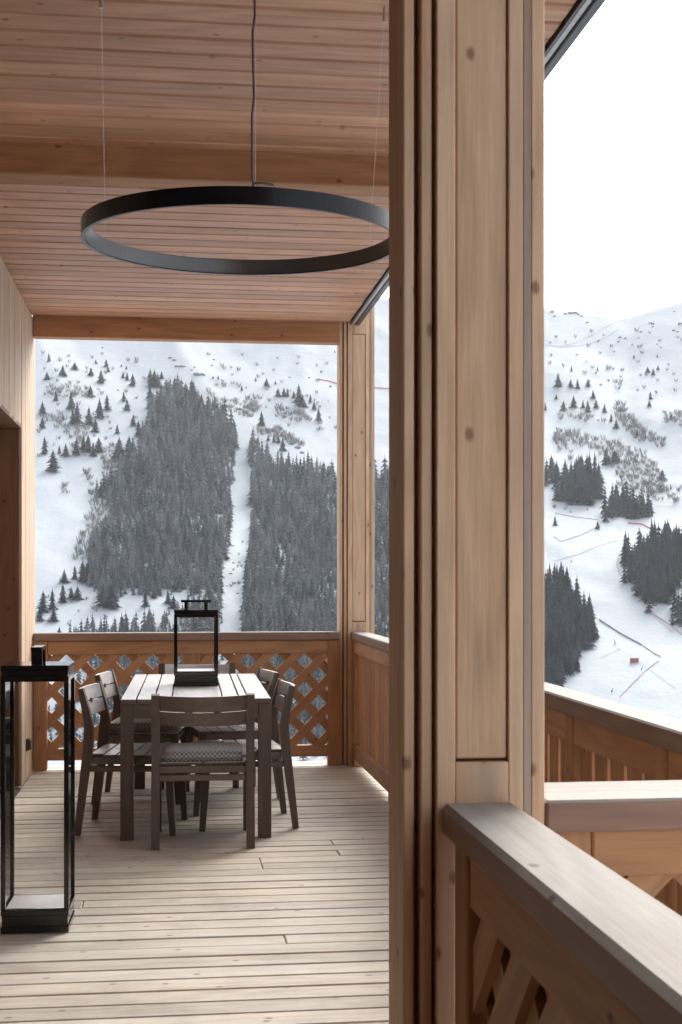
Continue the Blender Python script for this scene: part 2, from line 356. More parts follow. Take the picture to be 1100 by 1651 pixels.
# ------------------------------------------------------------------ balustrades (local x runs along, local -y faces the terrace)
def clip_poly(poly, x0, x1, z0, z1):
    def cut(P, f, inter):
        out = []
        for i in range(len(P)):
            a, b = P[i - 1], P[i]
            fa, fb = f(a), f(b)
            if (fa >= 0) != (fb >= 0):
                s = fa / (fa - fb); out.append((a[0] + (b[0] - a[0]) * s, a[1] + (b[1] - a[1]) * s))
            if fb >= 0: out.append(b)
        return out
    for f in (lambda p: p[0] - x0, lambda p: x1 - p[0], lambda p: p[1] - z0, lambda p: z1 - p[1]):
        if not poly: return []
        poly = cut(poly, f, None)
    return poly
def lattice(t, x0, x1, z0, z1, y0, pitch=0.215, sw=0.066, th=0.018, ph=0.0, m=None):
    q = math.sqrt(0.5); m = m or m_railX
    for sgn in (1, -1):
        ya = y0 + (0.0 if sgn > 0 else th + 0.0005)
        n = int((x1 - x0 + z1 - z0) / pitch) + 4
        for k in range(-n, n):
            # line: z = z0 + sgn*(x - xc)
            xc = x0 + ph + k * pitch
            L = 3.0
            ctr = Vector((xc, z0)); d = Vector((q, q * sgn)); nn = Vector((-q * sgn, q))
            poly = [tuple(ctr + d * a * L + nn * b * sw / 2) for a, b in ((-1, -1), (1, -1), (1, 1), (-1, 1))]
            poly = clip_poly(poly, x0, x1, z0, z1)
            if len(poly) < 3: continue
            mx = sum(p[0] for p in poly) / len(poly); mz = sum(p[1] for p in poly) / len(poly)
            loc2 = [((p[0] - mx) * q + (p[1] - mz) * q * sgn, -(p[0] - mx) * q * sgn + (p[1] - mz) * q) for p in poly]
            if max(a for a, b in loc2) - min(a for a, b in loc2) < 0.05: continue
            bm = bmesh.new()
            fr = [bm.verts.new((a, -th / 2, b)) for a, b in loc2]; bk = [bm.verts.new((a, th / 2, b)) for a, b in loc2]
            bm.faces.new(fr); bm.faces.new(bk[::-1])
            for j in range(len(fr)):
                bm.faces.new((fr[j - 1], bk[j - 1], bk[j], fr[j]))
            bmesh.ops.recalc_face_normals(bm, faces=bm.faces[:])
            obj('lattice_slat', mesh_of(bm, m), t, (mx, ya + th / 2, mz), (0, -sgn * R(45), 0))
# back: lattice between posts
bb = thing('lattice_balustrade', 'brown lattice balustrade at the far end behind the dining table', 'balustrade', (0, YB, 0))
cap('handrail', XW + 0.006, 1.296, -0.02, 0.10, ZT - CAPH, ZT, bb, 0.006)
box('post', XW + 0.006, -0.905, -0.012, 0.09, 0.001, ZT - CAPH - 0.001, m_railZ, bb, 0.004)
box('top_rail', -0.904, 1.204, 0.0, 0.06, 0.862, ZT - CAPH - 0.001, m_railX, bb, 0.004)
box('bottom_rail', -0.904, 1.204, 0.0, 0.06, 0.072, 0.158, m_railX, bb, 0.004)
box('stile', 0.098, 0.229, 0.001, 0.06, 0.159, 0.861, m_railZ, bb, 0.004)
box('stile', 1.205, 1.300, -0.003, 0.075, 0.001, ZT - CAPH - 0.001, m_railZ, bb, 0.004)
lattice(bb, -0.903, 0.097, 0.159, 0.861, 0.012, ph=0.03)
lattice(bb, 0.230, 1.204, 0.159, 0.861, 0.012, ph=0.045)
# right: upright boards, runs along Y (local x -> world -Y)
rb = thing('board_balustrade', 'long balustrade of upright boards along the open valley side', 'balustrade', (XR, YB - 0.003, 0), R(-90))
LR = YB - 2.56
# local +y -> world +X ; local x from 0 (far) to LR (near)
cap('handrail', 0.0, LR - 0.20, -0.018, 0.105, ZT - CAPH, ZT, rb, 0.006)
sts = [0.0, 1.72, 3.72, 5.70, 6.62, LR - 0.09]
for a in sts:
    box('stile', a, a + 0.095, -0.004, 0.07, 0.001, ZT - CAPH - 0.001, m_railZ, rb, 0.004)
for a, b in zip(sts, sts[1:]):
    box('top_rail', a + 0.096, b - 0.001, 0.0, 0.06, 0.862, ZT - CAPH - 0.001, m_railX, rb, 0.004)
    box('bottom_rail', a + 0.096, b - 0.001, -0.002, 0.06, 0.055, 0.172, m_railX, rb, 0.004)
    span = b - a - 0.097; n = max(2, int(round(span / 0.15))); pp = span / n
    for k in range(n):
        box('upright_board', a + 0.097 + k * pp + 0.019, a + 0.097 + (k + 1) * pp - 0.019, 0.018, 0.044, 0.173, 0.861, m_railZ, rb, 0.003)
# cross rail closing the wide part of the terrace beside the near pillar (faces the camera)
cb = thing('lattice_balustrade', 'short level balustrade crossing to the right of the thick pillar', 'balustrade', (0.708, 2.545, 0))
LC = XR + 0.105 - 0.708
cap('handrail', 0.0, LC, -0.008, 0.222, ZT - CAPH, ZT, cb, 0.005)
box('stile', 0.0, 0.098, 0.022, 0.085, 0.001, ZT - CAPH - 0.001, m_railZ, cb, 0.004)
box('stile', LC - 0.10, LC - 0.002, 0.022, 0.085, 0.001, ZT - CAPH - 0.001, m_railZ, cb, 0.004)
box('top_rail', 0.099, LC - 0.101, 0.020, 0.08, 0.872, ZT - CAPH - 0.001, m_railX, cb, 0.004)
box('bottom_rail', 0.099, LC - 0.101, 0.020, 0.08, 0.07, 0.16, m_railX, cb, 0.004)
lattice(cb, 0.099, LC - 0.101, 0.161, 0.871, 0.032, ph=0.06)
# near rail from the pillar towards the camera (local x -> world -Y)
nb = thing('lattice_balustrade', 'near handrail with dark carved lattice in the lower right corner', 'balustrade', (0.523, YP - 0.002, 0), R(-90))
LN = 3.80
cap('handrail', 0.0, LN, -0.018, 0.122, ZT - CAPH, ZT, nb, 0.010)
for a in (0.05, 1.75, LN - 0.1):
    box('stile', a, a + 0.10, -0.002, 0.075, 0.001, ZT - CAPH - 0.001, m_railZ, nb, 0.004)
for a, b in ((0.151, 1.749), (1.851, LN - 0.101)):
    box('top_rail', a, b, 0.004, 0.06, 0.862, ZT - CAPH - 0.001, m_railX, nb, 0.004)
    box('bottom_rail', a, b, 0.004, 0.06, 0.06, 0.16, m_railX, nb, 0.004)
    lattice(nb, a, b, 0.161, 0.861, 0.010, ph=0.07, sw=0.085)
    box('backing_board', a, b, 0.052, 0.068, 0.161, 0.861, m_railX, nb, 0)

# ------------------------------------------------------------------ pendant ring lamp
RX, RY, RZ0, RZ1, RR = 0.252, 4.766, 2.599, 2.655, 0.55
pl = thing('pendant_lamp', 'large black ring pendant lamp hanging above the table', 'lamp', (RX, RY, RZ0)); pl.rotation_euler = (R(1.2), 0, 0)
def ring_mesh(ro, ri, z0, z1, m, n=160, flare=0.0):
    bm = bmesh.new(); P = []
    for k in range(n):
        a = 2 * math.pi * k / n; c, s = math.cos(a), math.sin(a)
        P.append([bm.verts.new((r * c, r * s, z)) for r, z in ((ro, z0), (ro, z1), (ri - flare, z1), (ri, z0))])
    for k in range(n):
        a, b = P[k], P[(k + 1) % n]
        for j in range(4):
            bm.faces.new((a[j], b[j], b[(j + 1) % 4], a[(j + 1) % 4]))
    bmesh.ops.recalc_face_normals(bm, faces=bm.faces[:])
    me = mesh_of(bm, m)
    return me
RH = RZ1 - RZ0
obj('ring_housing', ring_mesh(RR, RR - 0.012, 0, RH, m_black), pl)
obj('diffuser', ring_mesh(RR - 0.0125, RR - 0.0145, 0.004, RH - 0.005, m_inner, 160, 0.012), pl)
zc = ZC - RZ0
bm = bmesh.new(); add_tube(bm, [(0.004, -RR + 0.006, RH), (0.001, -RR + 0.006, RH + 0.03), (0.000, -RR + 0.006, RH + 0.22), (0.006, -RR + 0.006, RH + 0.27), (0.003, -RR + 0.006, RH + 0.36), (0.001, -RR + 0.005, RH + 0.47), (0.008, -RR + 0.005, RH + 0.52), (0.003, -RR + 0.006, zc)], 0.0038)
obj('power_cord', mesh_of(bm, m_cord, True), pl)
bm = bmesh.new(); add_tube(bm, [(0.010, -RR + 0.006, RH), (0.012, -RR + 0.006, zc)], 0.0006, 5); obj('suspension_wire', mesh_of(bm, m_wire), pl)
bm = bmesh.new(); add_tube(bm, [(0.003, -RR + 0.006, RH + 0.010), (0.03, -RR + 0.007, RH + 0.013), (0.065, -RR + 0.010, RH + 0.010), (0.07, -RR + 0.011, RH - 0.002)], 0.0036); obj('cord_end', mesh_of(bm, m_cord, True), pl)
for s in (1, -1):
    a = R(28); xx, yy = s * RR * math.cos(a), RR * math.sin(a)
    bm = bmesh.new(); add_tube(bm, [(xx * 0.988, yy * 0.988, RH), (xx * 0.98, yy - 0.37, zc)], 0.0006, 5); obj('suspension_wire', mesh_of(bm, m_wire), pl)
    bm = bmesh.new(); add_tube(bm, [(xx * 0.98, yy - 0.37, zc - 0.05), (xx * 0.98, yy - 0.37, zc - 0.001)], 0.006, 10); obj('ceiling_fixing', mesh_of(bm, m_wire), pl)
bm = bmesh.new(); add_tube(bm, [(0.003, -RR + 0.006, zc - 0.03), (0.003, -RR + 0.006, zc - 0.001)], 0.05, 20); obj('ceiling_rose', mesh_of(bm, m_black), pl)

# ------------------------------------------------------------------ dining table
TZ, TW, TL = 0.775, 0.83, 1.94
tb = thing('dining_table', 'long taupe slatted dining table with square legs', 'table', (0.163, 8.59, 0), R(-0.9))
fr = [0, 0.105, 0.224, 0.338, 0.674, 0.785, 0.844, 1.0]
for a, b in zip(fr, fr[1:]):
    o = box('tabletop_board', -TW / 2 + a * TW + 0.0035, -TW / 2 + b * TW - 0.0035, -TL / 2, TL / 2, TZ - 0.028, TZ, m_furY, tb, 0.003); o.data = two_tone(o.data, m_paleY, lambda n: n.z > 0.5)
for s in (-1, 1):
    box('apron', -TW / 2 + 0.074, TW / 2 - 0.074, s * (TL / 2 - 0.014) - 0.012, s * (TL / 2 - 0.014) + 0.012, TZ - 0.105, TZ - 0.0285, m_furX, tb)
    box('apron', s * (TW / 2 - 0.014) - 0.012, s * (TW / 2 - 0.014) + 0.012, -TL / 2 + 0.074, TL / 2 - 0.074, TZ - 0.105, TZ - 0.0285, m_furY, tb)
    for q in (-1, 1):
        cx_, cy_ = s * (TW / 2 - 0.037), q * (TL / 2 - 0.037)
        box('leg', cx_ - 0.036, cx_ + 0.036, cy_ - 0.036, cy_ + 0.036, 0.0, TZ - 0.0285, m_furZ, tb, 0.003)

# ------------------------------------------------------------------ chairs (local: back at -y, front at +y)
def back_slat(z0, z1, wd, m):
    bm = bmesh.new(); n = 10; rows = []
    def yy(z): return -0.205 - (z - 0.60) * 0.22
    for k in range(n + 1):
        u = -1 + 2 * k / n; x = u * wd / 2; bow = -0.040 * (1 - u * u) ; dip = -0.006 * (1 - u * u)
        rows.append([bm.verts.new((x, yy(z) + bow + o_, z + dip)) for z, o_ in ((z0, -0.009), (z1, -0.009), (z1, 0.009), (z0, 0.009))])
    for a, b in zip(rows, rows[1:]):
        for j in range(4): bm.faces.new((a[j], a[(j + 1) % 4], b[(j + 1) % 4], b[j]))
    bm.faces.new(rows[0]); bm.faces.new(rows[-1][::-1])
    bmesh.ops.recalc_face_normals(bm, faces=bm.faces[:])
    return two_tone(mesh_of(bm, m), m_silv, lambda n: n.y > 0.3 or n.z > 0.6)
def make_chair(label):
    t = thing('dining_chair', label, 'chair', (0, 0, 0), 0, 'dining chairs round the table')
    W = 0.55; hx = W / 2 - 0.0225
    bm = bmesh.new(); add_sweep(bm, [(0, -0.275, 0), (0, -0.238, 0.30), (0, -0.215, 0.48), (0, -0.207, 0.60), (0, -0.225, 0.70), (0, -0.256, 0.82)], 0.044, [0.032, 0.044, 0.052, 0.048, 0.040, 0.030])
    bmesh.ops.recalc_face_normals(bm, faces=bm.faces[:]); rear = mesh_of(bm, m_furZ)
    bm = bmesh.new(); add_sweep(bm, [(0, 0.262, 0), (0, 0.245, 0.25), (0, 0.235, 0.437)], 0.042, [0.032, 0.040, 0.046])
    bmesh.ops.recalc_face_normals(bm, faces=bm.faces[:]); front = mesh_of(bm, m_furZ)
    for s in (-1, 1):
        obj('leg', rear, t, (s * hx, 0, 0)); obj('leg', front, t, (s * hx, 0, 0))
    wd = W - 0.088
    obj('backrest_slat', back_slat(0.738, 0.815, wd, m_furX), t); obj('backrest_slat', back_slat(0.655, 0.729, wd, m_furX), t)
    for u in (-0.33, 0.33):
        x = u * wd / 2
        box('spacer', x - 0.02, x + 0.02, -0.272, -0.256, 0.715, 0.742, m_furX, t, 0)
    # seat frame and stretchers
    for s in (-1, 1):
        box('seat_rail', s * hx - 0.013, s * hx + 0.013, -0.19, 0.212, 0.397, 0.436, m_furY, t)
        box('stretcher', s * hx - 0.011, s * hx + 0.011, -0.205, 0.218, 0.356, 0.389, m_furY, t)
    box('seat_rail', -hx + 0.0225, hx - 0.0225, -0.232, -0.206, 0.397, 0.436, m_furX, t)
    box('stretcher', -hx + 0.0225, hx - 0.0225, -0.237, -0.213, 0.356, 0.389, m_furX, t)
    box('seat_rail', -hx + 0.0225, hx - 0.0225, 0.222, 0.248, 0.397, 0.436, m_furX, t)
    for k in range(6):
        y0 = -0.205 + k * 0.078
        for s in (-1, 1):
            a, b = (0.004, W / 2 - 0.001) if s > 0 else (-W / 2 + 0.001, -0.004)
            if k == 0: a, b = max(a, -hx + 0.024), min(b, hx - 0.024)
            o = box('seat_slat', a, b, y0, y0 + 0.071, 0.4365, 0.453, m_furX, t, 0.003); o.data = two_tone(o.data, m_silv, lambda n: n.z > 0.5)
    return t
def copy_thing(root):
    r = root.copy(); C.objects.link(r)
    for ch in root.children:
        c = ch.copy(); C.objects.link(c); c.parent = r
        for g in ch.children:
            d = g.copy(); C.objects.link(d); d.parent = c
    return r
chair0 = make_chair('taupe chair at the near head of the table with its back to the camera')
chair0.location = (0.184, 7.63, 0); chair0.rotation_euler = (0, 0, R(-1.0))
for lab, x, yv, rz in (
    ('taupe chair on the left long side of the table, the nearer one', -0.203, 8.05, R(-98)),
    ('taupe chair with a pad on the left long side, the one nearer the far rail', -0.170, 9.11, R(-97)),
    ('taupe chair on the right long side of the table, the nearer one', 0.435, 8.14, R(93)),
    ('taupe chair on the right long side, the one nearer the far rail', 0.410, 9.18, R(98)),
    ('taupe chair at the far head of the table in front of the lattice', 0.200, 9.72, R(180))):
    c = copy_thing(chair0); c['label'] = lab; c.location = (x, yv, 0); c.rotation_euler = (0, 0, rz)
def cushion_mesh():
    bm = bmesh.new(); bmesh.ops.create_cube(bm, size=1.0)
    bmesh.ops.scale(bm, vec=(0.455, 0.44, 0.05), verts=bm.verts)
    bmesh.ops.bevel(bm, geom=bm.edges[:], offset=0.018, segments=4, affect='EDGES')
    bmesh.ops.subdivide_edges(bm, edges=[e for e in bm.edges if e.calc_length() > 0.2], cuts=7, use_grid_fill=True)
    for v in bm.verts:
        d = max(0, 1 - (v.co.x / 0.24) ** 2) * max(0, 1 - (v.co.y / 0.23) ** 2)
        if v.co.z > 0: v.co.z += 0.012 * d
    return mesh_of(bm, m_cush, True)
cm = cushion_mesh()
def cushion(lab, x, y, rz):
    o = obj('seat_cushion', cm, None, (x, y, 0.454 + 0.0255), (0, 0, rz)); o['label'] = lab; o['category'] = 'cushion'; o['group'] = 'checked seat pads'
cushion('grey checked seat pad on the near chair turned away from the camera', 0.186, 7.645, R(-1))
cushion('grey checked seat pad on the far chair of the left side', -0.160, 9.11, R(-97))

# ------------------------------------------------------------------ lanterns
def lantern(name, label, loc, rz, W, H, base, top, post, hh, hw, handle_axis):
    t = thing(name, label, 'lantern', loc, rz, 'black metal lanterns')
    h = W / 2
    box('base_tray', -h, h, -h, h, 0.0, base * 0.28, m_lacq, t, 0.002)
    box('base_band', -h + 0.004, h - 0.004, -h + 0.004, h - 0.004, base * 0.281, base * 0.75, m_lacq, t, 0.001)
    box('base_rim', -h, h, -h, h, base * 0.751, base, m_lacq, t, 0.002)
    box('floor_plate', -h + post, h - post, -h + post, h - post, base + 0.0005, base + 0.006, m_plate, t, 0.001)
    for sx in (-1, 1):
        for sy in (-1, 1):
            cx_, cy_ = sx * (h - post / 2), sy * (h - post / 2)
            box('corner_post', cx_ - post / 2, cx_ + post / 2, cy_ - post / 2, cy_ + post / 2, base + 0.0005, H - top - 0.0005, m_lacq, t, 0.0015)
    for s in (-1, 1):
        box('pane', -h + post, h - post, s * (h - post / 2) - 0.0015, s * (h - post / 2) + 0.0015, base + 0.007, H - top - 0.001, m_glass, t, 0)
        box('pane', s * (h - post / 2) - 0.0015, s * (h - post / 2) + 0.0015, -h + post, h - post, base + 0.007, H - top - 0.001, m_glass, t, 0)
    box('top_rim', -h, h, -h, h, H - top, H - top * 0.68, m_lacq, t, 0.002)
    box('top_band', -h + 0.003, h - 0.003, -h + 0.003, h - 0.003, H - top * 0.679, H - top * 0.32, m_lacq, t, 0.001)
    box('lid', -h, h, -h, h, H - top * 0.319, H, m_lacq, t, 0.002)
    hd = bmesh.new(); b2 = hw
    k = 0.022
    if handle_axis == 'x':
        for s in (-1, 1): add_box(hd, s * hw * 0.33 - k / 2 , s * hw * 0.33 + k / 2 , -k, k, H + 0.0005, H + hh - 0.016)
        add_box(hd, -hw / 2, hw / 2, -k, k, H + hh - 0.0155, H + hh)
    else:
        for s in (-1, 1): add_box(hd, -k, k, s * hw * 0.33 - k / 2, s * hw * 0.33 + k / 2, H + 0.0005, H + hh - 0.016)
        add_box(hd, -k, k, -hw / 2, hw / 2, H + hh - 0.0155, H + hh)
    obj('handle', mesh_of(hd, m_lacq), t)
    return t
m_plate = plain('brushed_plate', (0.52, 0.50, 0.49), 0.35, 0.4)
lantern('table_lantern', 'small black lantern standing on the dining table', (0.165, 8.62, TZ + 0.0005), R(-0.5), 0.27, 0.467, 0.085, 0.045, 0.02, 0.06, 0.185, 'x')
lantern('floor_lantern', 'tall black lantern standing on the deck at the left', (-0.538, 5.83, 0.0025), R(-1.5), 0.272, 1.085, 0.092, 0.066, 0.019, 0.072, 0.17, 'y')

# ------------------------------------------------------------------ the mountain
RB, RT = 850.0, 2450.0
def sstep(a, b, x):
    t = min(1.0, max(0.0, (x - a) / (b - a))); return t * t * (3 - 2 * t)
_rp = [(-180, .16), (-60, .22), (-20, .245), (-2, .225), (8, .205), (13, .198), (15.6, .1935), (17.2, .1895), (18.35, .1855), (18.9, .1850), (19.6, .1885), (21, .195), (26, .215), (45, .23), (90, .18), (180, .16)]
def ridge_tan(azd):
    for (a, b), (c, d) in zip(_rp, _rp[1:]):
        if a <= azd <= c:
            t = (azd - a) / (c - a); return b + (d - b) * t
    return .16
def height(r, az):
    ca = math.cos(az); azd = math.degrees(az)
    near = -4.0 - 0.15 * r
    if r > 700: near = -109.0
    zr = RT * ridge_tan(azd)
    s = (r - RB) / (RT - RB)
    if s <= 0: far = -109.0 + 6 * sstep(600, 850, r)
    elif s <= 1: far = -103.0 + (zr + 103.0) * (0.62 * s + 0.38 * s ** 2.4)
    else: far = zr - (r - RT) * 0.25
    z = near if r < 600 else far if r > 850 else near + (far - near) * sstep(600, 850, r)
    back = -4.0 + 0.13 * r if r < RT else -4.0 + 0.13 * RT - 0.2 * (r - RT)
    wgt = sstep(-0.25, 0.25, ca)
    z = back + (z - back) * wgt
    if r > 300:
        x, y_ = r * math.sin(az), r * math.cos(az)
        e = min(1.0, (r - 300) / 700) * (1 - 0.75 * sstep(0.86, 0.99, s))
        z += e * (13.0 * noise.noise(Vector((x * 0.0035, y_ * 0.0022, 3.1))) + 6.0 * noise.noise(Vector((x * 0.011, y_ * 0.007, 7.7))) + 2.4 * noise.noise(Vector((x * 0.04, y_ * 0.022, 1.7))))
        fold = 1 - abs(noise.noise(Vector((x * 0.0052 + 0.3 * y_ * 0.002, y_ * 0.0012, 9.2))))
        z += 26.0 * (fold - 0.75) * sstep(0.35, 0.7, s) * (1 - sstep(0.9, 1.0, s))
        z += sstep(0.9, 1.0, s) * (1 - sstep(1.0, 1.1, s)) * 4.0 * noise.noise(Vector((x * 0.03, 5.5, 2.2)))
    return z
azs = list(np.arange(-180, -12, 4.0)) + list(np.arange(-12, 27, 0.18)) + list(np.arange(27, 180, 4.0))
rs = [6, 20, 60, 140, 260, 400, 520, 620, 700, 770] + list(np.linspace(820, RT, 110)) + [RT + 20, RT + 80, RT + 300, RT + 1200]
V = []; F = []
for r in rs:
    for a in azs:
        az = R(a); V.append((r * math.sin(az), r * math.cos(az), height(r, az)))
na = len(azs)
for i in range(len(rs) - 1):
    for j in range(na):
        j2 = (j + 1) % na
        F.append((i * na + j, i * na + j2, (i + 1) * na + j2, (i + 1) * na + j))
V.append((0, 0, -4.5)); F += [(len(V) - 1, (j + 1) % na, j) for j in range(na)]
me = bpy.data.meshes.new('mesh'); me.from_pydata(V, [], F); me.update(); me.materials.append(m_snow)
for p in me.polygons: p.use_smooth = True
mt = obj('snowy_mountain', me); mt['kind'] = 'structure'

def ground(px, py):
    """where the line of sight through a point of the view meets the slope"""
    phi = math.atan((px - CX) / FPX); az = TH + phi
    tn = (HY - py) / FPX * math.cos(phi)
    lo = 560.0; st = 10.0; r = lo
    while r < RT:
        if height(r, az) >= EYE + r * tn: break
        r += st
    a, b = r - st, r
    for _ in range(10):
        m_ = (a + b) / 2
        if height(m_, az) >= EYE + m_ * tn: b = m_
        else: a = m_
    r = b
    return Vector((r * math.sin(az), r * math.cos(az), height(r, az))), r * math.cos(phi)

def crown_geo(seed, tiers, nb, slim):
    rd = random.Random(seed); V = []; F = []
    for i in range(tiers):
        f = i / (tiers - 1); zb = 0.06 + 0.80 * f; r = slim * (1 - f) ** 0.8 + 0.018; up = 0.14 * (1 - 0.3 * f)
        a0 = rd.random() * 6.28; c = len(V); V.append((0, 0, min(1.0, zb + up + 0.05)))
        for k in range(nb):
            a = a0 + 6.283 * k / nb; rr = r * rd.uniform(0.62, 1.18)
            V.append((rr * math.cos(a), rr * math.sin(a), zb - 0.035 * rd.random() - 0.10 * rr))
            a += 3.14159 / nb; rr *= rd.uniform(0.45, 0.7)
            V.append((rr * math.cos(a), rr * math.sin(a), zb + 0.03))
        n = 2 * nb
        for k in range(n): F.append((c, c + 1 + k, c + 1 + (k + 1) % n))
    return np.array(V), F
variants = [crown_geo(s, 8, 7, sl) for s, sl in ((1, .25), (2, .21), (3, .28), (4, .23), (5, .20), (6, .26))]
cheap = [crown_geo(s, 6, 5, sl) for s, sl in ((11, .25), (12, .21), (13, .27), (14, .19), (15, .23), (16, .29))]
crown_meshes = {}
for mi, mm in enumerate((m_spruce, m_forest)):
    for i, (V_, F_) in enumerate(variants):
        me = bpy.data.meshes.new('mesh'); me.from_pydata(V_.tolist(), [], F_); me.materials.append(mm); crown_meshes[mi, i] = me
bm = bmesh.new(); add_tube(bm, [(0, 0, -0.06), (0, 0, 0.16)], 0.018, 6); trunk_me = mesh_of(bm, m_bark)

def inside(p, P):
    x, y_ = p; c = False
    for i in range(len(P)):
        (x0, y0), (x1, y1) = P[i - 1], P[i]
        if (y0 > y_) != (y1 > y_) and x < (x1 - x0) * (y_ - y0) / (y1 - y0) + x0: c = not c
    return c
def scatter(P, sx, sy, jit=0.45):
    xs = [p[0] for p in P]; ys = [p[1] for p in P]; out = []
    y_ = min(ys); row = 0
    while y_ <= max(ys):
        x = min(xs) + (row % 2) * sx / 2
        while x <= max(xs):
            q = (x + random.uniform(-jit, jit) * sx, y_ + random.uniform(-jit, jit) * sy)
            if inside(q, P): out.append(q)
            x += sx
        y_ += sy; row += 1
    return out
L_A = 'spruce in the dense grey forest left of the white gully'
L_B = 'spruce in the dense grey forest right of the white gully'
L_C = 'spruce in the low strip of forest just above the far lattice rail'
L_D = 'dark spruce in the wood left of the piste, beside the thick pillar'
L_E = 'dark spruce in the wood right of the piste behind the pale red net'
L_G = 'dark spruce in the clump above the top of the piste'
L_I = 'dark spruce standing apart on the open snow seen through the far opening'
L_R = 'dark spruce standing apart on the high snow right of the thick pillar'
trees = []      # px, py(base), h(px), material, label, w
def wood_of(P, sx, sy, h0, h1, mat, lab, jit=0.45):
    def hh(x, y_):
        return random.uniform(h0, h1) * (1 + 0.45 * noise.noise(Vector((x * 0.03, y_ * 0.03, 4.4)))) * (0.62 if random.random() < 0.12 else 1)
    for x, y_ in scatter(P, sx, sy, jit):
        if noise.noise(Vector((x * 0.05, y_ * 0.05, 8.1))) > 0.62 and mat: continue
        trees.append((x, y_, hh(x, y_), mat, lab))
    # ragged fringe
    px0 = min(p[0] for p in P)
    for (x0, y0), (x1, y1) in zip(P, P[1:] + P[:1]):
        n = int(math.hypot(x1 - x0, y1 - y0) / (9 if mat else 16))
        for k in range(n):
            t = random.random(); r_ = abs(random.gauss(0, 5.5)); nx, ny = (y1 - y0), -(x1 - x0); l_ = math.hypot(nx, ny)
            x, y_ = x0 + (x1 - x0) * t + nx / l_ * r_, y0 + (y1 - y0) * t + ny / l_ * r_
            if 358 < x < 406 and y_ < 1060: continue
            if x > 955 and 985 < y_ < 1130 and px0 < 960: continue
            trees.append((x, y_, hh(x, y_) * 0.8, mat, lab))
A = [(246, 655), (262, 640), (290, 640), (322, 655), (350, 672), (383, 690), (383, 740), (372, 795), (374, 845), (370, 885), (358, 915), (356, 960), (352, 985), (338, 985), (332, 962), (300, 952), (268, 955), (240, 962), (215, 955), (190, 958), (186, 975), (165, 975), (160, 948), (137, 940), (150, 900), (163, 868), (178, 845), (176, 815), (157, 800), (160, 785), (200, 775), (212, 760), (222, 720), (240, 700)]
wood_of(A, 7.2, 6.6, 22, 42, 1, L_A)
B = [(402, 722), (416, 735), (440, 757), (470, 755), (500, 760), (547, 768), (600, 775), (720, 790), (720, 1075), (640, 1210), (395, 1210), (388, 1120), (390, 1030), (394, 960), (398, 905), (404, 860), (407, 800), (403, 745)]
wood_of(B, 7.4, 6.8, 22, 42, 1, L_B)
CC = [(112, 1032), (140, 1020), (200, 1020), (235, 1018), (256, 1012), (300, 1030), (350, 1030), (352, 1075), (300, 1120), (200, 1120), (135, 1085)]
wood_of(CC, 9, 9, 26, 40, 1, L_C)
wood_of([(262, 1020), (295, 985), (315, 980), (350, 985), (352, 1020)], 12, 12, 26, 38, 1, L_C)
wood_of([(120, 1110), (330, 1130), (350, 1200), (170, 1215), (82, 1190), (80, 1165)], 15, 13, 30, 44, 1, L_C)
D = [(780, 950), (878, 950), (900, 950), (922, 968), (945, 992), (958, 1012), (964, 1028), (950, 1040), (932, 1065), (915, 1100), (880, 1112), (780, 1130)]
wood_of(D, 7.2, 6.6, 34, 52, 0, L_D)
E = [(1003, 898), (1028, 893), (1060, 885), (1100, 880), (1135, 880), (1135, 905), (1096, 935), (1085, 960), (1070, 975), (1046, 975), (1025, 950), (1010, 925)]
wood_of(E, 7.0, 6.4, 34, 52, 0, L_E)
wood_of([(1086, 985), (1110, 965), (1140, 960), (1140, 1005), (1092, 1008)], 9, 8, 34, 48, 0, L_E)
wood_of([(893, 800), (915, 790), (940, 785), (975, 795), (968, 808), (935, 815), (905, 812)], 7.5, 5.5, 38, 62, 0, L_G)
wood_of([(970, 838), (1000, 839), (1030, 838), (1058, 832), (1050, 822), (1010, 812), (985, 812)], 7.0, 5.5, 28, 42, 0, L_G)
wood_of([(868, 770), (884, 770), (892, 778), (880, 785), (868, 785)], 8, 6, 30, 42, 0, L_G)
def singles(ox, oy, sc, L, mat, lab):
    for x, y_, h in L: trees.append((ox + x / sc, oy + y_ / sc, h / sc * 1.12, mat, lab))
singles(55, 545, 4.4, [(105,165,60),(92,295,55),(205,270,80),(290,225,55),(438,180,30),(512,205,55),(525,240,40),(403,268,60),(475,320,90),(400,415,75),(155,445,70),(262,510,130),(306,615,150),(275,615,110),(60,540,90),(60,640,80),(208,580,35),(465,570,140),(518,515,110),(390,620,130),(435,668,95),(636,450,70),(660,515,85),(590,680,70),(700,340,85),(660,300,60),(632,285,40),(620,205,22),(655,222,27),(822,430,90),(825,310,90),(855,350,120),(880,340,90),(905,290,55),(942,380,90),(995,370,90),(885,520,80),(705,625,85),(740,700,110),(772,740,95),(75,825,120),(225,840,90),(300,830,110),(350,800,110),(385,810,120),(420,840,100),(460,810,105),(180,820,60),(135,950,150),(605,870,160),(675,810,110),(845,720,150),(690,960,180),(590,870,110),(1010,440,120),(1040,440,130),(1075,430,110),(960,540,100),(1000,600,120),(930,740,130),(985,740,110)], 0, L_I)
singles(300, 545, 4.23, [(475,295,30),(550,330,55),(610,315,26),(628,400,60),(668,400,60),(692,400,55),(735,410,50),(770,450,130),(795,470,80),(848,440,55),(875,490,60),(905,565,90),(515,600,100),(105,495,110),(250,530,90),(40,440,150),(380,360,40),(220,280,28),(185,275,22),(10,480,140),(600,710,50),(630,715,50),(660,770,90),(560,700,40),(488,720,45),(1015,100,20),(970,430,12)], 0, L_I)
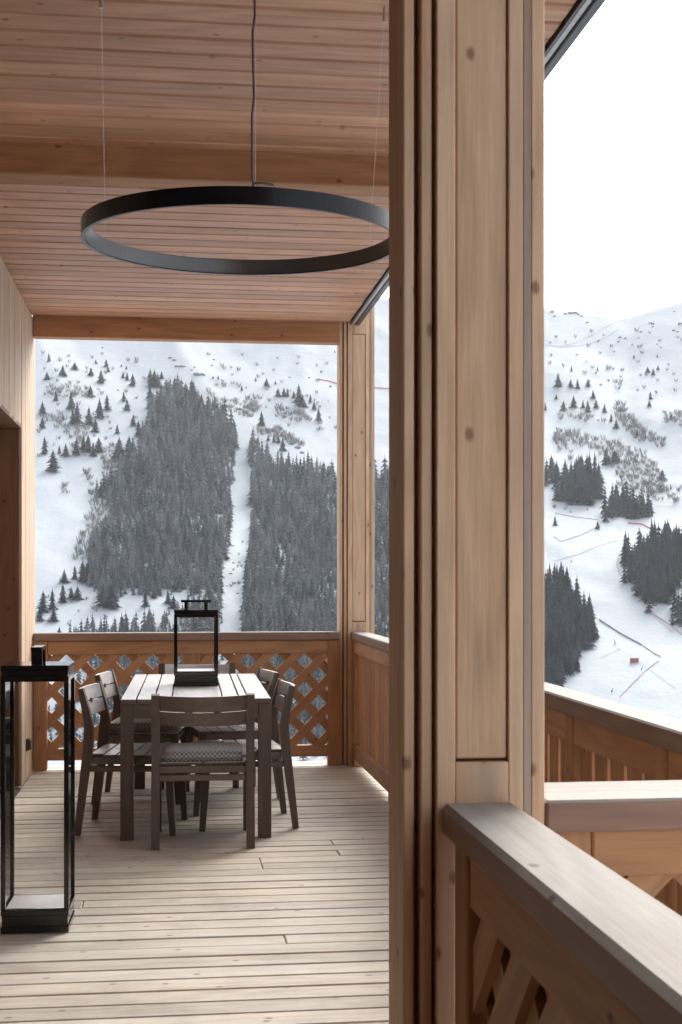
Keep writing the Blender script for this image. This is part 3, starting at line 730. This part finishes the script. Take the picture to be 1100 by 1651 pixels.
singles(55, 785, 4.4, [(215,680,95),(290,655,95),(205,820,130),(265,790,80),(310,800,95),(65,890,150),(130,870,140),(140,955,90),(40,950,90),(345,680,150),(380,670,130),(790,850,110),(850,790,100),(950,830,100),(990,860,90),(490,850,160),(550,860,170),(180,1035,45)], 0, L_I)
trees.append((241, 1030, 55, 1, L_C))
singles(875, 480, 4.889, [(228,578,42),(122,705,110),(222,708,65),(275,718,75),(358,700,60),(433,575,35),(107,800,40),(165,890,75),(245,868,95),(355,905,95),(318,870,60),(398,795,65),(422,870,70),(488,905,70),(540,975,60),(580,1030,70),(720,478,32),(905,470,26),(828,590,48),(872,612,60),(910,570,40),(850,800,60),(840,858,50),(945,1440,85),(1015,955,45),(500,1320,130),(568,1300,100),(20,890,70),(70,1400,150),(110,1450,150),(745,1090,50),(810,1110,45),(435,1820,60),(98,1795,75),(858,205,18),(650,325,16)], 0, L_R)
def lone_label(px, py, h):
    sz = 'small' if h < 13 else 'medium' if h < 22 else 'tall'
    if px > 605:
        if py < 560: pl_ = 'high near the bare ridge'
        elif py < 622: pl_ = 'on the upper snow slope left of the scrub' if px < 985 else 'on the open snow near the right edge'
        elif py < 680: pl_ = 'in the row above the scrub, close to the thick pillar' if px < 945 else 'along the middle scrub band' if px < 1010 else 'on the open snow near the right edge'
        elif py < 790: pl_ = 'among the lower scrub above the piste' if px > 930 else 'beside the thick pillar just above the clump'
        else: pl_ = 'on the snow beside the top of the piste'
        return f'{sz} dark spruce {pl_}'
    if py > 900: pl_ = 'on the low snow beside the pale house wall' if px < 105 else 'at the lower left foot of the grey forest' if px < 180 else 'on the low snow patch behind the table lantern'
    elif px > 400: pl_ = 'on the upper snow right of the gully head'
    elif px > 300: pl_ = 'on the snow just above the gully head'
    elif py < 612: pl_ = ('high at the upper left of the far opening' if px < 125 else 'high in the middle left of the far opening' if px < 190 else 'at the upper tip of the grey forest')
    elif py < 680: pl_ = ('at mid height close to the pale house wall' if px < 85 else 'in the loose cluster on the left snow' if px < 160 else 'on the snow left of the forest tip' if px < 225 else 'at the upper left border of the grey forest')
    elif py < 750: pl_ = ('in the lower row close to the pale house wall' if px < 112 else 'in the lower row nearest the grey forest' if px < 175 else 'at the left border of the grey forest')
    else: pl_ = 'on the bare snow left of the grey forest'
    return f'{sz} dark spruce {pl_}'
placed = []
for (px, py, h, mat, lab) in trees:
    p, dep = ground(px, py); hm = h * dep / FPX
    lone = lab in (L_I, L_R)
    if lone: lab = lone_label(px, py, h)
    vis = (57 < px < 549 or 605 < px < 629 or 881 < px < 1101)
    placed.append((h * (1.0 if vis else 0.0) + (500 if lone and vis else 0), p, hm, mat, lab, lone))
placed.sort(key=lambda q: -q[0])
grp = 'spruces on the snowy mountainside'
for (_, p, hm, mat, lab, lone) in placed[:296]:
    o = bpy.data.objects.new('spruce_tree', None); o.empty_display_size = 1; o.location = (p.x, p.y, p.z - 0.4); link(o)
    o['label'] = lab; o['category'] = 'tree'; o['group'] = grp
    wd = hm * random.uniform(0.85, 1.2) * (1.65 if lone else 1.08)
    c = obj('crown', crown_meshes[mat, random.randrange(6)], o, (0, 0, 0), (0, 0, random.random() * 6)); c.scale = (wd, wd, hm)
    k = obj('trunk', trunk_me, o); k.scale = (hm, hm, hm)
def stuff_mesh(name, items, m):
    VV = []; FF = []; TT = []; base = 0
    for (p, hm, tint) in items:
        V_, F_ = cheap[random.randrange(6)]
        a = random.random() * 6.283; ca, sa = math.cos(a), math.sin(a); wd = hm * random.uniform(0.9, 1.3)
        X = np.empty_like(V_); X[:, 0] = (V_[:, 0] * ca - V_[:, 1] * sa) * wd + p.x; X[:, 1] = (V_[:, 0] * sa + V_[:, 1] * ca) * wd + p.y; X[:, 2] = V_[:, 2] * hm + p.z - 0.5
        VV.append(X); FF.append(np.array(F_) + base); base += len(V_); TT += [tint] * len(V_)
    VV = np.concatenate(VV); FF = np.concatenate(FF)
    me = bpy.data.meshes.new('mesh'); me.from_pydata(VV.tolist(), [], FF.tolist()); me.materials.append(m)
    at = me.attributes.new('tint', 'FLOAT', 'POINT'); at.data.foreach_set('value', np.array(TT, dtype=np.float32))
    o = obj(name, me); o['kind'] = 'stuff'; return o
rest = placed[296:]
for nm, mi, m, lb in (('grey_forest', 1, m_forest, 'dense grey forest on both sides of the white gully'), ('dark_forest', 0, m_spruce, 'dark spruce woods beside the piste')):
    it = [(p, hm, random.random()) for (_, p, hm, mat, lab, lone) in rest if mat == mi]
    if it:
        o = stuff_mesh(nm, it, m); o['label'] = lb

# bare scrub
def scrub(name, polys, label):
    bm = bmesh.new()
    for P, sx, sy, h in polys:
        for (x, y_) in scatter(P, sx, sy, 0.6):
            p, dep = ground(x, y_); hm = h * dep / FPX * random.uniform(0.6, 1.3)
            for k in range(20):
                a = random.random() * 6.283; t = random.uniform(0.25, 1.0); ln = hm * random.uniform(0.6, 1.1)
                b = p + Vector((math.cos(a), math.sin(a), 0)) * hm * random.uniform(0, 0.35); tip = b + Vector((math.cos(a) * t * 0.5, math.sin(a) * t * 0.5, 1.0)) * ln
                s = Vector((math.sin(a + 1), -math.cos(a + 1), 0)) * hm * 0.034
                mid = b.lerp(tip, 0.55)
                v = [bm.verts.new(q) for q in (b - s * 0.5, b + s * 0.5, mid + s, tip, mid - s)]
                bm.faces.new(v)
    o = obj(name, mesh_of(bm, m_scrub)); o['kind'] = 'stuff'; o['label'] = label
scrub('bare_scrub', [
    ([(985, 642), (1005, 655), (1030, 690), (1075, 712), (1070, 724), (1030, 712), (1000, 685)], 5.5, 5, 9),
    ([(893, 690), (940, 702), (1000, 716), (1055, 742), (1080, 790), (1050, 802), (1000, 785), (985, 745), (940, 722), (893, 712)], 6, 6, 9),
    ([(900, 668), (970, 672), (975, 682), (900, 678)], 7, 6, 8), ([(1070, 665), (1100, 668), (1100, 690), (1072, 682)], 6, 6, 9),
    ([(970, 590), (1000, 600), (1010, 640), (980, 620)], 12, 10, 8), ([(890, 705), (915, 715), (935, 750), (905, 735)], 8, 8, 9), ([(1040, 780), (1095, 790), (1095, 812), (1040, 805)], 8, 8, 10),
    ([(75, 622), (148, 628), (148, 642), (80, 642)], 6, 6, 8), ([(66, 672), (105, 668), (108, 695), (70, 690)], 7, 7, 9),
    ([(105, 690), (140, 680), (140, 730), (110, 730)], 9, 9, 10), ([(165, 725), (195, 715), (198, 770), (165, 765)], 7, 7, 10),
    ([(95, 770), (110, 790), (115, 800), (100, 795)], 7, 7, 8), ([(135, 760), (150, 770), (172, 820), (175, 850), (155, 900), (120, 905), (130, 860), (150, 820)], 7, 8, 11),
    ([(330, 625), (350, 640), (400, 650), (418, 660), (410, 675), (380, 668), (345, 655)], 7, 6, 8), ([(395, 640), (425, 640), (425, 665), (400, 665)], 7, 6, 9),
    ([(445, 655), (490, 668), (515, 682), (480, 682), (450, 675)], 6, 5, 9), ([(408, 690), (450, 690), (500, 722), (470, 716), (420, 702)], 5, 4, 8), ([(510, 680), (525, 690), (520, 700), (512, 695)], 6, 6, 10),
    ([(370, 880), (395, 870), (392, 960), (370, 960)], 14, 13, 6), ([(345, 612), (395, 622), (392, 632), (345, 625)], 10, 8, 7)]
    + [([(882, 535), (1100, 520), (1100, 660), (882, 600)], 30, 17, 6), ([(62, 560), (240, 570), (225, 690), (160, 750), (62, 740)], 26, 16, 6.5), ([(320, 570), (545, 575), (545, 700), (400, 680)], 27, 16, 6), ([(885, 805), (960, 818), (960, 832), (885, 825)], 22, 9, 6), ([(62, 960), (130, 950), (200, 990), (110, 1015), (62, 1010)], 26, 18, 7)],
    'bare grey scrub scattered over the snow slope')
def rocks(name, L, label):
    bm = bmesh.new()
    for (x, y_, sz) in L:
        p, dep = ground(x, y_); s = sz * dep / FPX
        r = bmesh.ops.create_icosphere(bm, subdivisions=1, radius=1.0)
        for v in r['verts']:
            q = v.co.copy(); k = 1 + 0.45 * noise.noise(q * 1.3 + Vector((x, y_, 0)))
            v.co = Vector((q.x * s * 0.75 * k, q.y * s * 0.6 * k, q.z * s * 0.38 * k)) + p
    o = obj(name, mesh_of(bm, m_rock)); o['kind'] = 'stuff'; o['label'] = label
rocks('ridge_rocks', [(912, 506, 5), (920, 505, 7), (927, 504, 7), (933, 507, 4), (890, 503, 5), (894, 510, 4), (938, 510, 4), (947, 520, 3.5), (1048, 521, 4), (1053, 527, 3), (1034, 535, 4), (1087, 533, 5), (1097, 522, 6), (1093, 535, 4), (1000, 544, 5), (1009, 545, 3), (1060, 555, 3), (997, 551, 4), (1030, 545, 3), (1020, 556, 3), (1088, 502, 3), (275, 577, 5), (281, 581, 5), (286, 591, 6), (292, 591, 6), (297, 591, 4), (165, 561, 3), (345, 580, 4), (318, 604, 9), (326, 604, 8), (309, 597, 4), (314, 592, 3), (384, 597, 3), (395, 664, 9), (402, 670, 8), (385, 660, 7), (470, 716, 8), (480, 722, 9), (455, 703, 7), (445, 697, 6), (487, 730, 7), (376, 908, 4), (372, 925, 4), (381, 940, 4), (383, 957, 4), (366, 945, 4), (388, 987, 4), (376, 880, 3), (1095, 1046, 0.1), (1097, 1010, 6), (1080, 1001, 4), (1085, 1006, 4), (1047, 972, 7), (1055, 976, 7)], 'dark rocks breaking through the snow')

# ------------------------------------------------------------------ piste furniture
def net(label, pts, hpx, m, grp_='safety nets along the piste'):
    P = []
    for (x0, y0), (x1, y1) in zip(pts, pts[1:]):
        n = max(2, int(math.hypot(x1 - x0, y1 - y0) / 6))
        for k in range(n): P.append(ground(x0 + (x1 - x0) * k / n, y0 + (y1 - y0) * k / n)[0])
    q, dep = ground(*pts[-1]); P.append(q)
    h = hpx * dep / FPX
    t = thing('safety_net', label, 'net', P[0], 0, grp_); o0 = P[0]
    bm = bmesh.new(); th = Vector((0.0, 0.12, 0))
    rows = []
    for p in P:
        b = p - o0
        rows.append([bm.verts.new(b + Vector((0, 0, 0.1)) - th), bm.verts.new(b + Vector((0, 0, 0.1 + h)) - th), bm.verts.new(b + Vector((0, 0, 0.1 + h)) + th), bm.verts.new(b + Vector((0, 0, 0.1)) + th)])
    for a, b in zip(rows, rows[1:]):
        for j in range(4): bm.faces.new((a[j], b[j], b[(j + 1) % 4], a[(j + 1) % 4]))
    obj('mesh_panel', mesh_of(bm, m), t)
    bm = bmesh.new()
    for p in P[::3]:
        b = p - o0; add_box(bm, b.x - 0.1, b.x + 0.1, b.y - 0.3, b.y - 0.15, b.z - 0.5, b.z + h + 0.6)
    o = obj('pole', mesh_of(bm, m), t)
net('dark reddish net slanting down from the wood across the lower piste', [(966, 1000), (1000, 1022), (1035, 1041)], 2.4, m_netd)
net('pale red net continuing to the corner of the lower piste', [(1037, 1042), (1055, 1055), (1066, 1060)], 2.2, m_net)
net('pale red net running down to the handrail on the lower piste', [(1062, 1066), (1040, 1083), (1020, 1103), (1000, 1124)], 1.8, m_net)
net('long pale red net curving along the wood right of the piste', [(998, 893), (994, 910), (1000, 927), (1020, 947), (1045, 985), (1075, 1005), (1105, 1028)], 2.2, m_net)
net('faint red net along the top of the piste', [(895, 828), (920, 833), (965, 839)], 1.3, m_net)
net('faint red net crossing the upper piste below the spruce clump', [(966, 848), (940, 862), (905, 874), (893, 866)], 1.1, m_net)
net('bright red net beside the spruce clump at the top of the piste', [(1012, 844), (1035, 846), (1045, 851), (1056, 856)], 2.0, m_netr)
net('thin red net high on the snow seen in the far opening', [(511, 612), (530, 615), (547, 620), (590, 625), (640, 628)], 1.5, m_netr)
p, dep = ground(1023, 1068); s = dep / FPX
ht = thing('red_hut', 'small dull red hut alone on the lower piste', 'hut', p)
box('body', -6.5 * s, 6.5 * s, -2.2 * s, 2.2 * s, -1, 6.2 * s, m_hut, ht, 0.05)
box('roof', -7.2 * s, 7.2 * s, -2.8 * s, 2.8 * s, 6.21 * s, 7.0 * s, m_hut, ht, 0.05)
box('door', 3.0 * s, 5.0 * s, -2.35 * s, -2.21 * s, 0, 4.5 * s, m_rock, ht, 0.02)
def marker(label, px, py, hpx, lean, m):
    p, dep = ground(px, py); h = hpx * dep / FPX
    t = thing('piste_marker', label, 'marker', (p.x, p.y, p.z), 0, 'markers on the lower piste')
    bm = bmesh.new(); add_tube(bm, [(0, 0, -0.5), (lean * h, 0, h)], h * 0.05, 6); obj('pole', mesh_of(bm, m_rock), t)
    bm = bmesh.new(); add_box(bm, -0.02 * h, 0.22 * h, -0.05 * h, 0.05 * h, 0.15 * h, 0.6 * h); obj('banner', mesh_of(bm, m), t)
marker('tilted dark marker just below the red hut', 1034, 1081, 8, 0.3, m_netd)
marker('small leaning marker nearest the handrail on the lower piste', 986, 1117, 8, 0.3, m_hut)
marker('thin T topped marker left of the red hut near the wood', 991, 1040, 9, 0.0, m_path)
marker('dark marker on the upper piste beside the spruce wood', 921, 907, 5, 0.0, m_netd)
marker('dark low marker at the left of the red hut', 998, 1049, 4, 0.0, m_netd)

# ------------------------------------------------------------------ mountain air
def haze():
    k = bpy.data.materials.new('mountain_air'); k.use_nodes = True; t = k.node_tree; t.nodes.clear()
    out = t.nodes.new('ShaderNodeOutputMaterial'); v = t.nodes.new('ShaderNodeVolumePrincipled')
    v.inputs['Color'].default_value = (0.90, 0.94, 1.0, 1); v.inputs['Density'].default_value = 0.00006; v.inputs['Anisotropy'].default_value = 0.2
    t.links.new(v.outputs[0], out.inputs['Volume'])
    bm = bmesh.new(); add_box(bm, -3900, 3900, -3900, 3900, -520, 700)
    bmesh.ops.recalc_face_normals(bm, faces=bm.faces[:])
    o = obj('haze', mesh_of(bm, k)); o['kind'] = 'stuff'; o['label'] = 'thin bluish mountain haze'
haze()

def track(pts, wpx):
    P = []
    for (x0, y0), (x1, y1) in zip(pts, pts[1:]):
        n = max(2, int(math.hypot(x1 - x0, y1 - y0) / 5))
        for k in range(n): P.append(ground(x0 + (x1 - x0) * k / n, y0 + (y1 - y0) * k / n))
    P.append(ground(*pts[-1])); bm = bmesh.new(); rows = []
    for i, (p, dep) in enumerate(P):
        hw = wpx * dep / FPX / 2; e = Vector((p.x, p.y, 0)).normalized()
        q = [p + e * t for t in (-hw * 2.2, hw * 2.2)]
        rows.append([bm.verts.new((v.x, v.y, height(math.hypot(v.x, v.y), math.atan2(v.x, v.y)) + 0.5)) for v in q])
    for a, b in zip(rows, rows[1:]): bm.faces.new((a[0], b[0], b[1], a[1]))
    bmesh.ops.recalc_face_normals(bm, faces=bm.faces[:])
    o = obj('ski_track', mesh_of(bm, m_track)); o['kind'] = 'structure'
track([(872, 557), (905, 558), (935, 551), (960, 537), (985, 523), (1008, 515)], 1.6)
track([(900, 560), (945, 556), (975, 546), (998, 530), (1012, 518)], 1.3)
track([(1004, 900), (1002, 925), (1024, 955), (1050, 990), (1085, 1020)], 1.5)
track([(893, 905), (935, 893), (965, 880), (1000, 871)], 1.3)
track([(970, 1060), (1000, 1046), (1040, 1075), (1090, 1110)], 1.2)
